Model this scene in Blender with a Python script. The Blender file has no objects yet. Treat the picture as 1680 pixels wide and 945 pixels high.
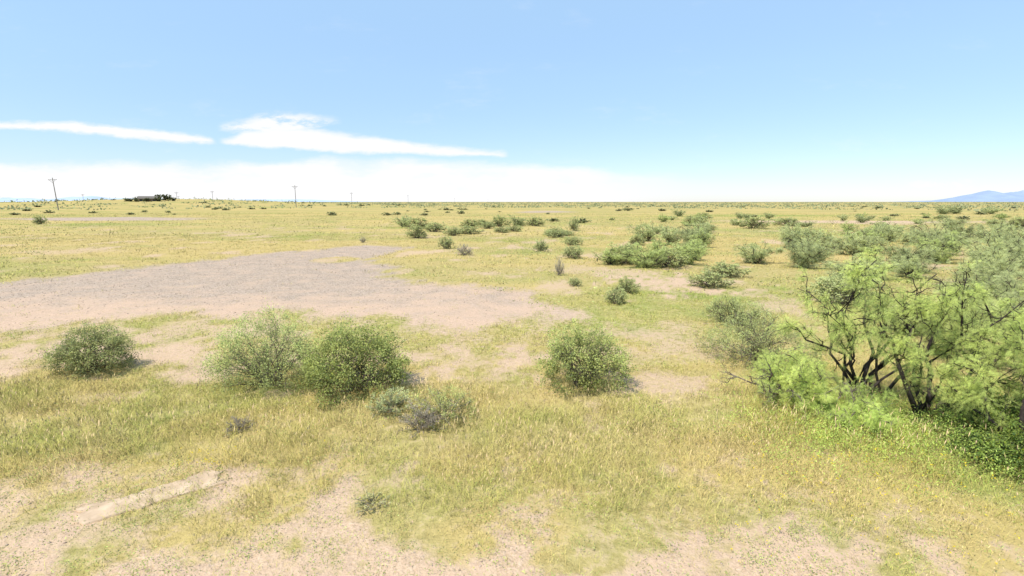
import bpy, math, numpy as np
from mathutils import Vector

scene = bpy.context.scene
COL = scene.collection
TAU = 2*math.pi

# ---------------------------------------------------------------- noise
def vnoise(x, y, s=0):
    x = np.asarray(x, float); y = np.asarray(y, float)
    xi = np.floor(x).astype(np.int64); yi = np.floor(y).astype(np.int64)
    fx = x-xi; fy = y-yi
    fx = fx*fx*(3-2*fx); fy = fy*fy*(3-2*fy)
    def h(a, b):
        n = (a*374761393 + b*668265263 + s*144269504) & 0xffffffff
        n = ((n ^ (n >> 13))*1274126177) & 0xffffffff
        n = n ^ (n >> 16)
        return (n & 0xffff)/65535.0
    return (h(xi, yi)*(1-fx)+h(xi+1, yi)*fx)*(1-fy)+(h(xi, yi+1)*(1-fx)+h(xi+1, yi+1)*fx)*fy
def fbm(x, y, s=0, o=4):
    r = 0; a = .5; t = 0
    for i in range(o):
        r = r+a*vnoise(x*2**i, y*2**i, s+i*17); t += a; a *= .5
    return r/t
def ss(a, b, x):
    t = np.clip((x-a)/(b-a), 0, 1); return t*t*(3-2*t)
def lerp(a, b, t):
    t = np.asarray(t)[..., None]; return np.asarray(a)*(1-t)+np.asarray(b)*t

# ---------------------------------------------------------------- terrain
def H(x, y):
    x = np.asarray(x, float); y = np.asarray(y, float)
    d = np.hypot(x, y)
    z = .10*(fbm(x/1.7, y/1.7, 3)-.5)*np.clip(d/3, 0.3, 1)
    z = z+.6*(fbm(x/60, y/60, 5, 3)-.5)*ss(25, 160, d)
    z = z+4.0*np.exp(-(((x+190)/90)**2+((y-285)/70)**2))
    return z
PAD = [(-40, 12.5), (-28, 13.2), (-15.9, 15.7), (-13.8, 21.4), (-11.3, 26.2), (-8.5, 29.8), (-5.9, 28.4), (-5.6, 21.6), (-3.7, 17), (-1.64, 15.1),
       (.3, 14.1), (1.5, 11.8), (.4, 10.4), (-.57, 9.2), (-1.6, 9.5), (-3.8, 11), (-6.1, 11.2), (-8.6, 10.8), (-10, 9.7), (-28, 8.6), (-40, 8)]
def poly_sd(x, y, poly):
    d = np.full(np.shape(x), 1e9); ins = np.zeros(np.shape(x), bool)
    n = len(poly)
    for i in range(n):
        ax, ay = poly[i]; bx, by = poly[(i+1) % n]
        ex, ey = bx-ax, by-ay
        t = np.clip(((x-ax)*ex+(y-ay)*ey)/(ex*ex+ey*ey), 0, 1)
        d = np.minimum(d, np.hypot(x-ax-t*ex, y-ay-t*ey))
        c = ((ay > y) != (by > y)) & (x < (bx-ax)*(y-ay)/((by-ay) if by != ay else 1e-9)+ax)
        ins ^= c
    return np.where(ins, d, -d)
def ell(x, y, cx, cy, rx, ry):
    return 1-np.hypot((x-cx)/rx, (y-cy)/ry)
def pad_mask(x, y):
    sd = poly_sd(x, y, PAD)+(fbm(x/1.3, y/1.8, 11)-.5)*2.4+(fbm(x/.35, y/.5, 15)-.5)*1.4
    m = ss(-.8, .8, sd)
    m = m*(1-ss(0, .35, ell(x, y, -7.7, 22.3, 1.2, 1.5)))
    far = ss(0, .6, ell(x, y, -62, 78, 22, 10)+(fbm(x/9, y/9, 4)-.5)*.9)
    far = np.maximum(far, .8*ss(0, .6, ell(x, y, 9, 128, 9, 18)+(fbm(x/9, y/9, 6)-.5)*.9))
    return np.maximum(m, far)
def sand_mask(x, y):
    n = fbm(x/.5, y/.5, 21)-.5
    n2 = fbm(x/.2, y/.2, 27)-.5
    edge = np.interp(x, [-8, -5, -3.6, -2, -1, -.2, .6, 1.6, 2.4, 4], [4.4, 4.25, 3.95, 3.8, 3.75, 3.6, 3.45, 3.45, 3.25, 2.8])
    s = ss(.7, -.9, y-edge+n*3.0+n2*1.7)*np.interp(x, [-4, -2.5, -1], [.7, .85, .95])
    for (cx, cy, rx, ry, a) in [(-7.2, 8.3, 3.4, 1.6, .8), (-4.5, 7.2, .9, .5, .7), (-.9, 7.9, 1.4, 1.1, .75), (1.75, 6.9, 1.2, .6, .62),
                                (4.9, 16.3, 1.8, 2.6, .8), (-5.2, 9.6, 2.6, 1.0, .6), (2.6, 19, 1.6, 1.5, .5), (-2.6, 7.8, 1.4, .8, .6), (2.0, 9.6, 1.4, .8, .5),(-9.5, 6.7, 1.5, .6, .5), (3.0, 8.6, 1.0, .7, .5), (-5.2, 6.3, .8, .3, .5), (6.8, 13.6, 1.2, 1.4, .5)]:
        s = np.maximum(s, a*ss(-.3, .9, ell(x, y, cx, cy, rx, ry)+n*3.0+n2*1.6))
    s = np.maximum(s, .6*ss(.55, .76, fbm(x/1.3, y/2.0, 33))*ss(7, 9, y)*ss(90, 30, y))
    s = np.maximum(s, .40*ss(.60, .78, fbm(x/.45, y/.45, 37))*ss(8, 7, y))
    s = np.maximum(s, .95*ss(0, .5, ell(x, y, 45, 64, 24, 7)+(fbm(x/7, y/4, 8)-.5)*.9))
    s = np.maximum(s, .5*ss(0, .6, ell(x, y, -22, 26, 4, 2.0)+(fbm(x/2, y/2, 9)-.5)*.9))
    return s
def green_mask(x, y):
    g = .27+.9*(fbm(x/2.3, y/2.3, 41)-.5)+.8*(fbm(x/.7, y/.7, 43)-.5)
    g = g+1.2*(fbm(x/16, y/5, 47)-.5)*ss(10, 20, y)
    g = g+.35*ss(0, .6, ell(x, y, 4.5, 5.3, 2.6, 1.6))
    g = g+.25*ss(0, .8, ell(x, y, 6, 13, 7, 8))
    g = g+.7*ss(0, .4, ell(x, y, 42, 92, 26, 16))
    g = g-.30*ss(0, .5, ell(x, y, -16, 34, 24, 18))
    g = g+.14*ss(0, .5, ell(x, y, -4.5, 5.6, 3.5, 1.3))
    return np.clip(g, 0, 1)
def gold_mask(x, y):
    return ss(.44, .64, fbm(x/1.1+9, y/.9, 51))*ss(12, 7, y)+ss(.44, .62, fbm(x/14+9, y/4.5, 53))*ss(9, 16, y)

# ---------------------------------------------------------------- mesh builder
def build(name, V, F, C=None, mat=None, smooth=False):
    me = bpy.data.meshes.new(name)
    V = np.ascontiguousarray(V, np.float32); F = np.ascontiguousarray(F, np.int32)
    me.vertices.add(len(V)); me.vertices.foreach_set("co", V.ravel())
    me.loops.add(F.size); me.loops.foreach_set("vertex_index", F.ravel())
    me.polygons.add(len(F)); me.polygons.foreach_set("loop_start", np.arange(len(F), dtype=np.int32)*F.shape[1])
    me.update(calc_edges=True)
    if C is not None:
        a = me.color_attributes.new("Col", 'FLOAT_COLOR', 'POINT')
        c = np.ones((len(V), 4), np.float32); c[:, :3] = C
        a.data.foreach_set("color", c.ravel())
    if smooth:
        me.polygons.foreach_set("use_smooth", np.ones(len(F), bool))
    if mat: me.materials.append(mat)
    return me
def obj(name, me, parent=None, **kw):
    o = bpy.data.objects.new(name, me); COL.objects.link(o)
    if parent: o.parent = parent
    for k, v in kw.items(): o[k] = v
    return o
def merge(parts):
    V = []; F = []; C = []; n = 0
    for v, f, c in parts:
        V.append(v); F.append(f+n); C.append(c); n += len(v)
    return np.concatenate(V), np.concatenate(F), np.concatenate(C)

# ---------------------------------------------------------------- materials
def newmat(name):
    m = bpy.data.materials.new(name); m.use_nodes = True
    nt = m.node_tree; nt.nodes.clear()
    return m, nt, nt.nodes, nt.links
def plant_mat(name, trans=.35, upw=0.0):
    m, nt, N, L = newmat(name)
    out = N.new('ShaderNodeOutputMaterial')
    a = N.new('ShaderNodeAttribute'); a.attribute_name = "Col"
    d = N.new('ShaderNodeBsdfDiffuse')
    L.new(a.outputs['Color'], d.inputs[0])
    if upw:
        g_ = N.new('ShaderNodeNewGeometry'); v = N.new('ShaderNodeVectorMath'); v.operation = 'ADD'; v.inputs[1].default_value = (0, 0, upw)
        nn = N.new('ShaderNodeVectorMath'); nn.operation = 'NORMALIZE'
        L.new(g_.outputs['Normal'], v.inputs[0]); L.new(v.outputs[0], nn.inputs[0]); L.new(nn.outputs[0], d.inputs['Normal'])
    if trans:
        t = N.new('ShaderNodeBsdfTranslucent'); mx = N.new('ShaderNodeMixShader')
        mx.inputs[0].default_value = trans
        L.new(a.outputs['Color'], t.inputs[0])
        L.new(d.outputs[0], mx.inputs[1]); L.new(t.outputs[0], mx.inputs[2]); L.new(mx.outputs[0], out.inputs[0])
    else: L.new(d.outputs[0], out.inputs[0])
    return m
def simple_mat(name, col, col2=None, scale=8, rough=.9, bump=0):
    m, nt, N, L = newmat(name)
    out = N.new('ShaderNodeOutputMaterial'); p = N.new('ShaderNodeBsdfPrincipled')
    p.inputs['Roughness'].default_value = rough
    p.inputs['Specular IOR Level'].default_value = .15
    nz = N.new('ShaderNodeTexNoise'); nz.inputs['Scale'].default_value = scale; nz.inputs['Detail'].default_value = 4
    tc = N.new('ShaderNodeTexCoord'); L.new(tc.outputs['Object'], nz.inputs['Vector'])
    r = N.new('ShaderNodeValToRGB'); r.color_ramp.elements[0].position = .35; r.color_ramp.elements[1].position = .68
    r.color_ramp.elements[0].color = (*col, 1); r.color_ramp.elements[1].color = (*(col2 or col), 1)
    L.new(nz.outputs[0], r.inputs[0]); L.new(r.outputs[0], p.inputs['Base Color'])
    if bump:
        b = N.new('ShaderNodeBump'); b.inputs['Strength'].default_value = bump; b.inputs['Distance'].default_value = .02
        L.new(nz.outputs[0], b.inputs['Height']); L.new(b.outputs[0], p.inputs['Normal'])
    L.new(p.outputs[0], out.inputs[0]); return m
LEAF = plant_mat("leaf_material", .3, .7)
GRASS = plant_mat("grass_material", 0, 1.3)
STONE = plant_mat("stone_material", 0.0)
BARK = simple_mat("dark_bark", (.030, .022, .018), (.085, .068, .055), 20, .9)
TWIG = simple_mat("grey_bark", (.12, .095, .07), (.26, .21, .17), 20, .9)
DRY = simple_mat("dry_twigs", (.24, .195, .165), (.40, .33, .28), 20, .9)

def ground_mat():
    m, nt, N, L = newmat("desert_ground_material")
    out = N.new('ShaderNodeOutputMaterial'); p = N.new('ShaderNodeBsdfDiffuse')
    geo = N.new('ShaderNodeNewGeometry')
    def noise(scale, detail=5, rough=.55):
        n = N.new('ShaderNodeTexNoise'); n.inputs['Scale'].default_value = scale; n.inputs['Detail'].default_value = detail
        n.inputs['Roughness'].default_value = rough
        L.new(geo.outputs['Position'], n.inputs['Vector']); return n.outputs[0]
    def math_(op, a, b, clamp=False):
        n = N.new('ShaderNodeMath'); n.operation = op; n.use_clamp = clamp
        for i, v in enumerate((a, b)):
            if isinstance(v, (int, float)): n.inputs[i].default_value = v
            else: L.new(v, n.inputs[i])
        return n.outputs[0]
    def mr(v, a, b, c=0, d=1):
        n = N.new('ShaderNodeMapRange'); n.inputs[1].default_value = a; n.inputs[2].default_value = b
        n.inputs[3].default_value = c; n.inputs[4].default_value = d; L.new(v, n.inputs[0]); return n.outputs[0]
    def mix(f, a, b):
        n = N.new('ShaderNodeMix'); n.data_type = 'RGBA'
        L.new(f, n.inputs[0])
        for i, v in ((6, a), (7, b)):
            if isinstance(v, tuple): n.inputs[i].default_value = (*v, 1)
            else: L.new(v, n.inputs[i])
        return n.outputs[2]
    def attr(nm):
        a = N.new('ShaderNodeAttribute'); a.attribute_name = nm; return a.outputs['Fac']
    nm_ = noise(1.3, 5); nf = noise(9, 4, .65); nff = noise(45, 2, .7)
    grain = mr(nff, .3, .7)
    sand = mix(grain, (.47, .315, .20), (.66, .485, .335))
    sand = mix(mr(nm_, .35, .7), sand, (.56, .395, .265))
    sand = mix(mr(nf, .5, .7, 0, .5), sand, (.40, .275, .18))
    litter = mix(mr(nf, .35, .65), (.34, .27, .105), (.50, .40, .165))
    green = mix(mr(nf, .35, .65), (.22, .235, .065), (.36, .36, .11))
    grassc = mix(mr(math_('ADD', attr("green"), math_('MULTIPLY', math_('SUBTRACT', nm_, .5), 1.0)), .15, .85), litter, green)
    grassc = mix(math_('MULTIPLY', attr("gold"), .75), grassc, mix(mr(nm_, .3, .7), (.47, .355, .13), (.54, .395, .17)))
    vor = N.new('ShaderNodeTexVoronoi'); vor.inputs['Scale'].default_value = 32
    L.new(geo.outputs['Position'], vor.inputs['Vector'])
    sep = N.new('ShaderNodeSeparateColor'); L.new(vor.outputs['Color'], sep.inputs[0])
    grav = mix(sep.outputs[0], (.29, .22, .168), (.53, .415, .32))
    grav = mix(mr(nm_, .4, .75, 0, .75), grav, (.50, .37, .275))
    S = math_('ADD', attr("sand"), math_('MULTIPLY', math_('SUBTRACT', nf, .5), 1.5))
    S = mr(S, .12, .75)
    G = math_('ADD', attr("gravel"), math_('MULTIPLY', math_('SUBTRACT', nf, .5), 2.0)); G = mr(G, .1, .9)
    P = math_('ADD', attr("pink"), math_('MULTIPLY', math_('SUBTRACT', nm_, .5), 2.2)); P = mr(P, 0, 1.1)
    grav = mix(P, grav, mix(grain, (.46, .31, .215), (.65, .47, .335)))
    c = mix(S, grassc, sand); c = mix(G, c, grav)
    L.new(c, p.inputs['Color'])
    b = N.new('ShaderNodeBump'); b.inputs['Strength'].default_value = .8; b.inputs['Distance'].default_value = .035
    hh = math_('ADD', nf, math_('MULTIPLY', nff, .4))
    L.new(hh, b.inputs['Height']); L.new(b.outputs[0], p.inputs['Normal'])
    L.new(p.outputs[0], out.inputs[0]); return m

# ---------------------------------------------------------------- ground
angf = np.radians(np.linspace(-62, 62, 480))
angb = np.radians(np.linspace(62, 298, 60))[1:-1]
ang = np.concatenate([angf, angb]); na = len(ang)
rad = .4*(24000/.4)**(np.linspace(0, 1, 460)); nr = len(rad)
A, Rr = np.meshgrid(ang, rad)
gx = (Rr*np.sin(A)).ravel(); gy = (Rr*np.cos(A)).ravel()
gz = H(gx, gy)
V = np.stack([gx, gy, gz], 1); V = np.vstack([V, [[0, 0, float(H(0, 0))]]])
i = np.arange(nr-1)[:, None]; j = np.arange(na)[None, :]; j2 = (j+1) % na
a0 = (i*na+j).ravel(); a1 = (i*na+j2).ravel(); b0 = ((i+1)*na+j).ravel(); b1 = ((i+1)*na+j2).ravel()
F = np.concatenate([np.stack([a0, b0, b1], 1), np.stack([a0, b1, a1], 1)])
cap = np.stack([np.full(na, nr*na), np.arange(na), (np.arange(na)+1) % na], 1)
F = np.concatenate([F, cap])[:, ::-1]
me = build("ground", V, F, None, ground_mat(), True)
X, Y = V[:, 0], V[:, 1]
def setattr_(n, v):
    a = me.attributes.new(n, 'FLOAT', 'POINT'); a.data.foreach_set("value", np.ascontiguousarray(v, np.float32))
setattr_("gravel", pad_mask(X, Y)); setattr_("sand", sand_mask(X, Y)); setattr_("green", green_mask(X, Y)); setattr_("gold", gold_mask(X, Y))
setattr_("pink", np.maximum(ss(15.0, 11.0, Y), .6*ss(-5, -1.5, X)*ss(40, 20, Y)))
me.update()
g = obj("ground", me, kind="structure", label="dry sandy desert ground with grass and gravel patches")
if me.polygons[len(me.polygons)//2].normal.z < 0: me.flip_normals()

# ---------------------------------------------------------------- grass
def scatter(n, a, b, rng, fan=1.13, pad=1.0):
    y = np.sqrt(rng.random(n)*(b*b-a*a)+a*a)
    x = (rng.random(n)*2-1)*(fan*y+pad)
    return x, y
def blades(x, y, h, w, col, lean, rng, tipcol=None):
    n = len(x)
    z = H(x, y)-.01
    p0 = np.stack([x, y, z], 1)
    az = rng.random(n)*TAU; l = (lean*h)
    ld = np.stack([np.cos(az)*l, np.sin(az)*l, np.zeros(n)], 1)
    a2 = rng.random(n)*TAU
    s = np.stack([np.cos(a2)*w/2, np.sin(a2)*w/2, np.zeros(n)], 1)
    up = np.zeros((n, 3)); up[:, 2] = h
    mid = p0+ld*.35+up*.6; tip = p0+ld+up*.9
    V = np.stack([p0-s, p0+s, mid-s*.8, mid+s*.8, tip], 1).reshape(-1, 3)
    b = np.arange(n)[:, None]*5
    F = np.stack([b+[0, 1, 3], b+[0, 3, 2], b+[2, 3, 4]], 1).reshape(-1, 3)
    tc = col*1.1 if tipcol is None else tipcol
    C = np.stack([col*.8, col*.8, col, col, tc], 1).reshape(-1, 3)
    return V, F, C
STRAW = np.array([.63, .49, .19]); YG = np.array([.52, .49, .125]); GRN = np.array([.34, .41, .09]); GOLD = np.array([.62, .45, .155])
def tuft_blades(x, y, nb, spread, h, w, rng, lean=.5):
    n = len(x)
    g = green_mask(x, y)+rng.normal(0, .15, n)
    col = lerp(STRAW, YG, ss(0, .35, g)); col = lerp(col, GRN, ss(.45, .95, g))
    col = lerp(col, np.broadcast_to(GOLD, col.shape), .65*gold_mask(x, y)*rng.random(n)**.5)
    col = col*(1+rng.normal(0, .11, n))[:, None]
    idx = np.repeat(np.arange(n), nb); m = len(idx)
    sp = spread*np.sqrt(h/np.mean(h))
    bx = x[idx]+rng.normal(0, 1, m)*sp[idx]*.5; by = y[idx]+rng.normal(0, 1, m)*sp[idx]*.5
    bh = h[idx]*rng.uniform(.3, 1.15, m)
    bc = col[idx]*(1+rng.normal(0, .10, m))[:, None]
    st = rng.random(m) < .15
    bc[st] = STRAW*rng.uniform(.8, 1.15, (st.sum(), 1))
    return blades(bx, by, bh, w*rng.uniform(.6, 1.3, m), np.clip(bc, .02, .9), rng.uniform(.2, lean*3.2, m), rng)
def density(x, y):
    s = sand_mask(x, y); p = pad_mask(x, y)
    d = (1-.86*ss(.2, .9, s))*(1-.985*ss(.25, .98, p))
    return d*(.35+.65*ss(.3, .55, fbm(x/.8, y/.8, 77)))
def height_field(x, y):
    hf = .08+.06*ss(3.6, 4.6, y)*(1-ss(6.3, 7.3, y))
    hf = hf*(.45+1.0*fbm(x/.5, y/.5, 55))
    hf = hf*(1-.45*ss(.1, .7, sand_mask(x, y)))
    return hf+.05*ss(0, .5, ell(x, y, 4.7, 5.4, 2.6, 1.6))
slab_c = (-3.10, 4.09); slab_a = math.atan2(.60, .78)
def off_slab(x, y):
    dx, dy = x-slab_c[0], y-slab_c[1]
    u = dx*math.cos(slab_a)+dy*math.sin(slab_a); v = -dx*math.sin(slab_a)+dy*math.cos(slab_a)
    return ~((np.abs(u) < .45) & (np.abs(v) < .105) & (np.abs(u+.03) > .09))
rng = np.random.default_rng(11)
parts = []
for (n, a, b, nb, sp, hs, w) in [(22000, 2.3, 7.6, 14, .13, 1.0, .0028), (15000, 7.4, 14, 9, .13, 1.0, .0055), (28000, 13.5, 40, 6, .2, 1.2, .013), (14000, 38, 120, 5, .8, 1.6, .05)]:
    x, y = scatter(n, a, b, rng)
    k = (rng.random(n) < density(x, y)) & off_slab(x, y); x, y = x[k], y[k]
    parts.append(tuft_blades(x, y, nb, sp, height_field(x, y)*hs*rng.uniform(.5, 1.35, len(x)), w, rng))
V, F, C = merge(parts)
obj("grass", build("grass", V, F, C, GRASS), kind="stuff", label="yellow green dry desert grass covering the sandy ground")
x, y = scatter(34000, 2.6, 9.5, rng)
k = (rng.random(len(x)) < density(x, y)*(.2+.8*ss(.45, .62, fbm(x/1.1, y/.7, 91)))) & off_slab(x, y); x, y = x[k], y[k]
n = len(x); h = height_field(x, y)*rng.uniform(1.0, 1.9, n)
az = rng.random(n)*TAU; ln = h*rng.uniform(.1, .8, n)
p0 = np.stack([x, y, H(x, y)], 1); top = p0+np.stack([np.cos(az)*ln, np.sin(az)*ln, h], 1)
sd = np.stack([-np.sin(az), np.cos(az), np.zeros(n)], 1)
d = (top-p0); q = p0+d*.78
w1 = .0009; w2 = rng.uniform(.002, .005, n)[:, None]
mid = p0+d*.9
V = np.stack([p0-sd*w1, p0+sd*w1, q, mid-sd*w2, mid+sd*w2, top], 1).reshape(-1, 3)
b = np.arange(n)[:, None]*6
F = np.stack([b+[0, 1, 2], b+[2, 3, 4], b+[3, 5, 4]], 1).reshape(-1, 3)
c = lerp(np.array([.66, .51, .23]), np.array([.60, .40, .25]), rng.random(n)**1.5)
obj("grass_seed_heads", build("grass_seed_heads", V, F, np.repeat(c, 6, 0), GRASS), kind="stuff", label="fine straw coloured seed heads above the grass")

# ---------------------------------------------------------------- leaves
def unit(v): return v/np.maximum(np.linalg.norm(v, axis=-1, keepdims=True), 1e-9)
def leaf_quads(P, L, W, col, rng, dirs=None, var=.15):
    n = len(P)
    a = unit(rng.normal(size=(n, 3)) + (0 if dirs is None else dirs*.6))
    b = unit(np.cross(a, rng.normal(size=(n, 3))))
    L = L*rng.uniform(.6, 1.3, (n, 1)); W = W*rng.uniform(.6, 1.3, (n, 1))
    V = np.stack([P-a*L/2, P+b*W/2, P+a*L/2, P-b*W/2], 1).reshape(-1, 3)
    i = np.arange(n)[:, None]*4
    F = np.stack([i+[0, 1, 2], i+[0, 2, 3]], 1).reshape(-1, 3)
    c = np.clip(col*(1+rng.normal(0, var, (n, 1)))+rng.normal(0, .012, (n, 3)), .01, .9)
    return V, F, np.repeat(c, 4, 0)
def pinnate(P, A, length, k, ll, lw, col, rng, var=.14):
    n = len(P)
    a = unit(A+rng.normal(0, .5, (n, 3))+np.array([0, 0, -.2]))
    b = unit(np.cross(a, rng.normal(size=(n, 3))))
    Ls = length*rng.uniform(.6, 1.25, n)
    Vs = []
    c = np.clip(col*(1+rng.normal(0, var, (n, 1)))+rng.normal(0, .01, (n, 3)), .01, .9)
    for i in range(k):
        s = (i+.6)/k
        q = P+a*(Ls*s)[:, None]+np.array([0, 0, -1.0])*(Ls*s*s*.25)[:, None]
        for sg in (-1, 1):
            tip = q+(b*sg+a*.45)*ll*(1-.3*s)
            Vs.append(np.stack([q-a*lw*.5, tip, q+a*lw*.5+b*sg*ll*.35], 1))
    V = np.stack(Vs, 1).reshape(-1, 3)
    F = np.arange(len(V)).reshape(-1, 3)
    return V, F, np.repeat(c, 2*k*3, 0)
def tubes(P, R, sides=5):
    n, k, _ = P.shape
    T = np.gradient(P, axis=1); T = unit(T)
    ref = np.where(np.abs(T[..., 2:3]) > .9, np.array([1., 0, 0]), np.array([0, 0, 1.]))
    U = unit(np.cross(T, ref)); W = np.cross(T, U)
    th = np.arange(sides)*TAU/sides
    V = P[:, :, None, :]+R[:, :, None, None]*(U[:, :, None, :]*np.cos(th)[:, None]+W[:, :, None, :]*np.sin(th)[:, None])
    V = V.reshape(-1, 3)
    bi = (np.arange(n)[:, None, None]*k+np.arange(k-1)[None, :, None])*sides
    s = np.arange(sides)[None, None, :]; s2 = (s+1) % sides
    a, b_, c, d = bi+s, bi+s2, bi+sides+s2, bi+sides+s
    F = np.concatenate([np.stack([a, b_, c], -1).reshape(-1, 3), np.stack([a, c, d], -1).reshape(-1, 3)])
    return V, F
def branch_set(start, dirv, length, r0, r1, k, crook, rng, grav=0.0):
    n = len(start)
    s = np.linspace(0, 1, k)[None, :, None]
    P = start[:, None, :]+dirv[:, None, :]*length[:, None, None]*s
    w = np.cumsum(rng.normal(0, 1, (n, k, 3)), 1); w = w-w[:, :1]
    P = P+w*(length*crook)[:, None, None]
    P[..., 2] += grav*length[:, None]*(s[..., 0]**2)
    R = np.broadcast_to(r0*(1-s[..., 0])+r1*s[..., 0], (n, k)).copy()
    return P, R
def sample_on(P, per, lo, hi, rng):
    n, k, _ = P.shape
    idx = np.repeat(np.arange(n), per); m = len(idx)
    s = rng.uniform(lo, hi, m)*(k-1); i = np.clip(s.astype(int), 0, k-2); f = (s-i)[:, None]
    a = P[idx, i]; b = P[idx, i+1]
    return a*(1-f)+b*f, unit(b-a), idx

def shrub(seed, w, h, nst=26, ntw=10, nlf=24, L=.03, W=.014, col=(.16, .20, .06), rad=.010, spread=1.0, lump=.16, tl=.09, jit=.022, low=.12, puff=0, pn=46, shrink=1.0):
    rng = np.random.default_rng(seed)
    th = np.arccos(rng.uniform(low*.1, 1, nst)); ph = (np.arange(nst)*2.39996+rng.uniform(0, .9, nst))
    def lumf(ph, th): return 1+lump*(vnoise(np.cos(ph)*1.4+5, np.sin(ph)*1.4+th*1.3, seed)*2-1)
    lum = lumf(ph, th)*shrink
    lat = np.stack([np.cos(ph)*np.sin(th), np.sin(ph)*np.sin(th)], 1)*(w/2*.84*lum)[:, None]
    zt = h*(low+(.86-low)*np.cos(th)**.75)*rng.uniform(.85, 1.08, nst)*shrink
    k = 7; s = np.linspace(0, 1, k)[None, :]
    base = rng.normal(0, .06*w, (nst, 2))
    P = np.zeros((nst, k, 3))
    P[:, :, 0] = base[:, :1]*(1-s)+lat[:, :1]*s**1.1; P[:, :, 1] = base[:, 1:]*(1-s)+lat[:, 1:]*s**1.1
    P[:, :, 2] = zt[:, None]*s**.75-.02
    wv = np.cumsum(rng.normal(0, .014*w, (nst, k, 3)), 1); wv[:, 0] = 0; P += wv
    R = np.broadcast_to(rad*(1-s)+.002*s, (nst, k)).copy()
    st1 = tubes(P, R, 5)
    q, t, idx = sample_on(P, ntw, .3, 1.0, rng)
    out = unit(q*np.array([1, 1, .6])+1e-6)
    dv = unit(t*.3+out*.35+rng.normal(0, .6, q.shape)*spread+np.array([0, 0, .2]))
    ln = rng.uniform(.5, 1.3, len(q))*tl*(w+h)/2
    P2, R2 = branch_set(q, dv, ln, .003, .0012, 4, .08, rng)
    st2 = tubes(P2, R2, 3)
    SV = np.concatenate([st1[0], st2[0]]); SF = np.concatenate([st1[1], st2[1]+len(st1[0])])
    SV[:, 2] = np.maximum(SV[:, 2], -.02)
    lp, lt, _ = sample_on(P2, nlf, 0, 1.05, rng)
    lp = lp+rng.normal(0, jit*(w+h)/2, lp.shape)
    if puff:
        t2 = np.arccos(rng.uniform(-.12, 1, puff)); p2 = rng.random(puff)*TAU; rr2 = rng.uniform(.62, .95, puff)*lumf(p2, t2)
        c0 = np.stack([np.cos(p2)*np.sin(t2)*w/2*rr2, np.sin(p2)*np.sin(t2)*w/2*rr2, h*(.16+.76*np.cos(t2)*rr2)], 1)
        cs = rng.uniform(.6, 1.3, puff)
        cp = np.repeat(c0, pn, 0)+rng.normal(0, .034*(w+h)/2, (puff*pn, 3))*np.repeat(cs, pn)[:, None]
        lp = np.concatenate([lp, cp]); lt = np.concatenate([lt, unit(cp-np.array([0, 0, h*.3]))])
    keep = lp[:, 2] > .02; lp, lt = lp[keep], lt[keep]
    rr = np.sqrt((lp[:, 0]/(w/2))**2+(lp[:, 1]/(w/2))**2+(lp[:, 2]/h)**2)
    c = np.array(col)*((.55+.60*ss(.4, 1.1, rr))*(.6+.4*ss(.05, .55, lp[:, 2]/h)))[:, None]  # inner and lower leaves painted darker, standing in for crown shade
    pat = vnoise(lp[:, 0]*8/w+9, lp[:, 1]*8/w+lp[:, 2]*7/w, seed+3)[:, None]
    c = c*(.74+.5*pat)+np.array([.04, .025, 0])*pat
    return (SV, SF), leaf_quads(lp, L, W, c, rng, lt)

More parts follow.
